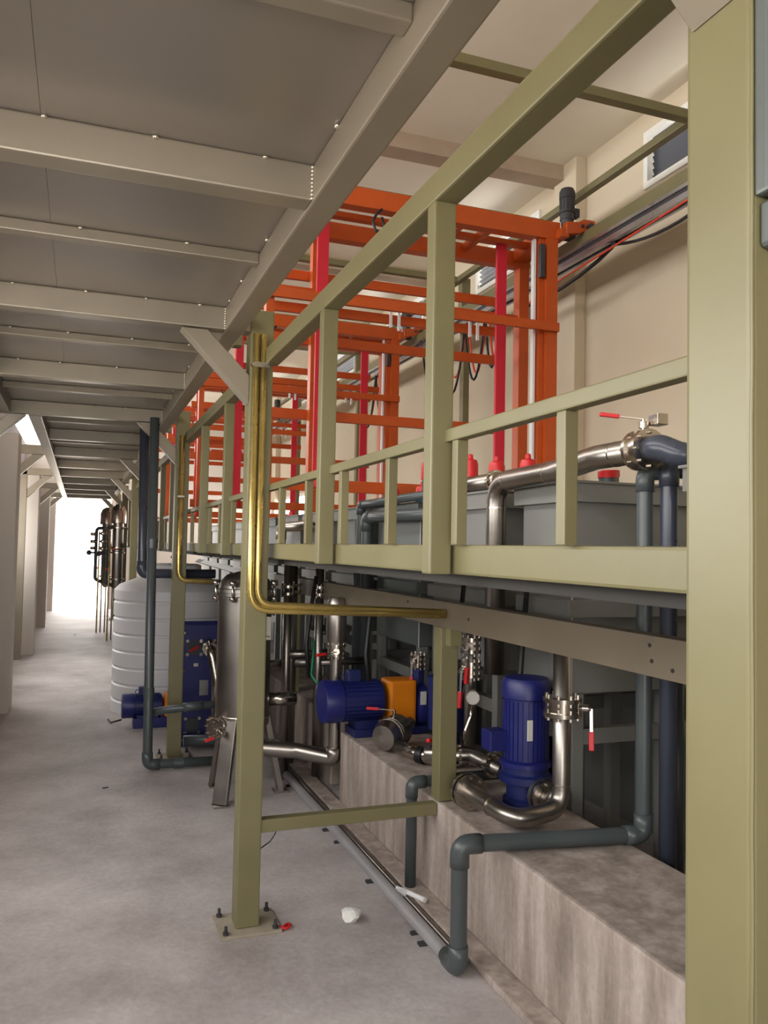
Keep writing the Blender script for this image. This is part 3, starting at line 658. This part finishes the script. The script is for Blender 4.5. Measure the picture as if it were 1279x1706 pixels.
s = thing('stainless_pipe', 'stainless discharge pipe with red lever behind the inner olive post', 'pipe', (1.6, 3.7, .55))
MB().tube([(1.60, 3.72, .60), (1.82, 3.64, .60), (1.88, 3.44, .57)], .032, seg=16, bend=.08).build('pipe', 'inoxd', s)
lever_valve(s, (1.72, 3.678, .60), (.94, -.34, 0), .034, (-.1, -.2, 1), (-1, -.5, .03), .15)
m = MB(); flange(m, (1.86, 3.50, .585), (.3, -.9, 0), .06); m.build('flange', 'inox', s)
s = thing('stainless_pipe', 'small stainless riser with two hanging red levers and pressure gauge', 'pipe', (1.83, 3.72, .6))
MB().tube([(1.86, 3.75, .62), (1.86, 3.75, 1.3)], .03, seg=14).build('pipe', 'inoxd', s)
lever_valve(s, (1.86, 3.75, 1.0), (0, 0, 1), .034, (-.8, -.6, 0), (-.08, -.05, -1), .16)
lever_valve(s, (1.86, 3.75, 1.12), (0, 0, 1), .034, (-.5, -.85, 0), (-.1, -.02, -1), .16)
ga = MB().lathe([(.034, 0), (.036, .004), (.036, .02), (.03, .024)], (1.80, 3.60, .885), (.5, .85, 0), 20).build('gauge', 'inox', s)
MB().lathe([(.029, 0), (.029, .002)], (1.799, 3.598, .885), (.5, .85, 0), 20).build('dial', 'label', ga)
MB().tube([(1.81, 3.62, .85), (1.80, 3.62, .79), (1.77, 3.62, .72), (1.775, 3.63, .66)], .008, seg=8, bend=.03).build('siphon', 'inox', s)
# second horizontal pump on the plinth
p = thing('horizontal_pump', 'blue horizontal pump with amber coupling guard on the plinth', 'pump', (1.8, 4.75, .45))
motor_h(p, (1.40, 4.84, .66), (1, 0, 0), .40, .13)
bx('base_frame', 'blued', p, 1.58, 2.06, 4.74, 4.93, .452, .50, bev=.004)
bx('foot', 'blued', p, 1.60, 1.74, 4.76, 4.92, .50, .55)
bx('coupling_guard', 'amber', p, 1.805, 1.985, 4.74, 4.92, .50, .785, bev=.02)
MB().lathe([(.05, 0), (.13, .02), (.14, .05), (.14, .07), (.08, .08)], (1.985, 4.84, .62), (1, 0, 0), 24).cyl((2.03, 4.84, .7), (2.03, 4.84, .86), .04).build('pump_casing', 'blue', p)
lever_valve(p, (2.03, 4.84, .89), (0, 0, 1), .035, (-.7, -.7, 0), (-.05, -.05, -1), .14)
bx('rating_label', 'label', p, 1.992, 2.03, 4.695, 4.70, .64, .72)
p = thing('horizontal_pump', 'dark blue pump motor hidden behind the inner olive post', 'pump', (1.95, 4.2, .45))
MB().lathe([(.09, 0), (.09, .05), (.075, .06), (.075, .14), (.105, .15), (.105, .38), (.115, .385), (.115, .44), (.03, .46)], (1.95, 4.22, .45), seg=24).build('motor', 'blued', p)
bx('nameplate', 'label', p, 1.85, 1.87, 4.105, 4.112, .68, .77)
s = thing('stainless_strainer', 'stainless pot strainer with red lever lying on the plinth', 'strainer', (1.7, 4.45, .45))
MB().lathe([(.02, -.11), (.07, -.1), (.09, -.05), (.09, .08), (.06, .12), (.035, .14), (.035, .22)], (1.70, 4.42, .545), (.75, .62, .1), 24).build('pot', 'inoxd', s)
MB().lathe([(.094, -.01), (.094, .0)], (1.68, 4.40, .542), (.75, .62, .1), 24).lathe([(.094, -.01), (.094, .0)], (1.70, 4.417, .545), (.75, .62, .1), 24).build('clamp_ring', 'inox', s)
MB().cyl((1.72, 4.44, .62), (1.72, 4.44, .67), .01).obox((1.72, 4.44, .67), (1.60, 4.50, .675), .012, .005).build('lever', 'inox', s)
MB().obox((1.64, 4.48, .674), (1.575, 4.51, .676), .022, .016, bev=.004).build('grip', 'redcap', s)
s = thing('stainless_pipe', 'low stainless elbow pipe on the plinth left of the inner olive post', 'pipe', (1.75, 4.0, .45))
MB().tube([(1.70, 4.33, .49), (1.72, 4.12, .50), (1.80, 3.98, .50), (1.95, 3.95, .50)], .038, seg=16, bend=.08).build('pipe', 'inox', s)
MB().lathe([(.045, -.02), (.045, .02)], (1.74, 4.08, .50), (.5, -.85, 0), 18).build('rubber_sleeve', 'black', s)
# riser at the end of the plinth
s = thing('stainless_pipe', 'upright stainless pipe with butterfly valve at the end of the plinth', 'pipe', (1.535, 5.0, .25))
MB().lathe([(.037, 0), (.037, .62), (.037, .66), (.062, .74), (.062, .97), (.05, 1.0)], (1.535, 5.0, .28), seg=20).build('pipe', 'inoxd', s)
lever_valve(s, (1.535, 5.0, .95), (0, 0, 1), .04, (-.25, -.9, 0), (-1, -.2, -.1), .12)
MB().tube([(1.535, 5.0, .34), (1.535, 5.0, .27), (1.34, 5.18, .29), (1.1, 5.28, .30), (.95, 5.6, .30)], .05, seg=18, bend=.12).build('elbow', 'inoxd', s)
# dim piping behind the bag filter
for i, (x, y, z0, z1, r, lab) in enumerate(((1.36, 5.6, .5, 1.5, .03, 'slim stainless riser right of the bag filter'), (1.46, 5.9, .4, 1.5, .045, 'stainless riser with clamps behind the bag filter'), (1.56, 5.5, .45, 1.5, .03, 'thin stainless riser above the plinth end'), (1.30, 6.5, .3, 1.55, .04, 'stainless riser far behind the bag filter'))):
    s = thing('stainless_pipe', lab, 'pipe', (x, y, 0))
    MB().tube([(x, y, 0), (x, y, z1)], r, seg=14).build('pipe', 'inoxd', s)
    m = MB(); flange(m, (x, y, z1-.18), (0, 0, 1), r*1.7); flange(m, (x, y, z1-.23), (0, 0, 1), r*1.7); m.build('flange', 'inox', s)
    MB().tube([(x, y, z0+.35), (x+.35, y+.05, z0+.35)], r*.9, seg=12).build('branch', 'inoxd', s)
for i, (x, y, lab) in enumerate(((1.66, 4.7, 'black hose hanging over the blue motor'), (1.95, 4.05, 'black hose slanting behind the inner olive post'), (2.0, 3.45, 'black hose dropping beside the blue inline pump'), (1.45, 5.3, 'black hose curling beside the upright stainless pipe'))):
    zz = 1.40
    tag(MB().tube([(x+.05, y+.08, zz), (x, y+.03, 1.15), (x-.03 if i != 1 else x+.06, y, .95), (x-.01, y-.01, .74 if i else .80)], .014, seg=8, bend=.2).build('hose', 'black'), lab, 'hose', 'black hoses above the pumps')
tag(MB().tube([(1.47, 5.28, .98), (1.44, 5.2, .85), (1.41, 5.12, .78), (1.42, 5.0, .74)], .008, seg=8, bend=.06).build('wire', 'green'), 'thin green wire beside the upright stainless pipe', 'wire')
# ---------------------------------------------------------------- far stainless skid
for k, (cx, cy, sc, lab) in enumerate(((.57, 14.3, 1., 'nearer stainless filter column hung on the aisle side, far end'), (.43, 15.6, .8, 'slimmer stainless filter column beyond it at the far end'))):
    s = thing('filter_column', lab, 'filter vessel', (cx, cy, 0))
    MB().lathe([(.10, 1.92), (.125, 1.93), (.125, 2.12), (.09, 2.2), (.03, 2.24)], (cx, cy, 0), seg=20).build('head', 'inox', s)
    MB().lathe([(.03, .80), (.07, .86), (.085, .9), (.085, 1.46), (.1, 1.47), (.1, 1.49), (.085, 1.5), (.085, 1.92)], (cx, cy, 0), seg=20).build('body', 'inoxd', s)
    m = MB()
    for z in (1.0, 1.44, 1.52, 1.85): m.lathe([(.115, -.012), (.115, .012)], (cx, cy, z), (0, 0, 1), 20)
    m.build('clamp_ring', 'inox', s)
    MB().tube([(cx-.02, cy-.02, 1.86), (cx-.18, cy-.05, 1.86), (cx-.18, cy-.05, .95), (cx, cy, .86)], .03, seg=12, bend=.07).build('side_pipe', 'pvc', s)
    MB().tube([(cx-.13, cy-.12, 1.8), (cx-.13, cy-.12, 0.0)], .014, seg=10).build('riser', 'brass', s)
    for z in (1.75, 1.62, 1.5): MB().lathe([(.03, -.03), (.045, -.01), (.045, .01), (.03, .03)], (cx-.24, cy-.1, z), (0, 0, 1), 12).cyl((cx-.24, cy-.1, z), (cx-.17, cy-.08, z), .02, seg=8).build('valve_body', 'inox', s)
    MB().lathe([(.04, 0), (.045, .01), (.045, .03)], (cx-.30, cy-.12, 1.42), (.2, -1, 0), 16).cyl((cx-.30, cy-.1, 1.42), (cx-.17, cy-.06, 1.42), .018, seg=8).build('gauge', 'dark', s)
    MB().obox((cx-.10, cy-.14, 1.50), (cx+.02, cy-.14, 1.505), .02, .014).build('grip', 'redcap', s)
    MB().obox((cx-.18, cy-.1, 1.18), (cx-.12, cy-.1, 1.12), .03, .02).build('grip', 'redcap', s)
    for a in (.6, 2.7, 4.8): MB().cyl((cx+.07*math.cos(a), cy+.07*math.sin(a), 0), (cx+.07*math.cos(a), cy+.07*math.sin(a), .88), .012, seg=8).build('leg', 'inoxd', s)
# ---------------------------------------------------------------- litter on the floor
m = MB(); t = bmesh.new(); bmesh.ops.create_icosphere(t, subdivisions=2, radius=.045)
for v in t.verts: v.co = v.co*random.uniform(.72, 1.1); v.co.z = max(v.co.z*.75, -.028)+.028
m._add(t, mtx=Matrix.Translation((1.135, 3.40, 0))); tag(m.build('crumpled_paper', 'white'), 'crumpled white paper lump on the concrete floor', 'litter')
tag(MB().tube([(.845, 3.42, .008), (.87, 3.45, .008), (.88, 3.42, .014), (.85, 3.40, .008), (.83, 3.43, .01)], .006, seg=6, bend=.02).build('wire_scrap', 'redcap'), 'coil of dark red wire at the post base plate', 'litter')
tag(MB().tube([(.752, 3.52, .30), (.80, 3.50, .34), (.82, 3.50, .37), (.826, 3.50, .392)], .003, seg=6, bend=.04).build('tie_wire', 'dark'), 'thin bent tie wire on the olive post', 'wire')
tag(MB().tube([(1.40, 3.55, .05), (1.45, 3.50, .04), (1.48, 3.40, .045)], .012, seg=8, bend=.02).box(1.38, 1.43, 3.50, 3.54, .03, .055).build('white_fitting', 'hdpe'), 'small white plastic fitting lying by the plinth pipe', 'litter')
for x, y, lab in ((.385, 2.72, 'small dark chip on the concrete in the foreground'), (.2, 8.3-2.6, 'short dark twig on the aisle floor'), (-.05, 15.2, 'dark scrap on the floor near the bright doorway')):
    tag(MB().obox((x-.018, y, .004), (x+.018, y+.012, .004), .008, .006).build('floor_scrap', 'dark'), lab, 'litter')
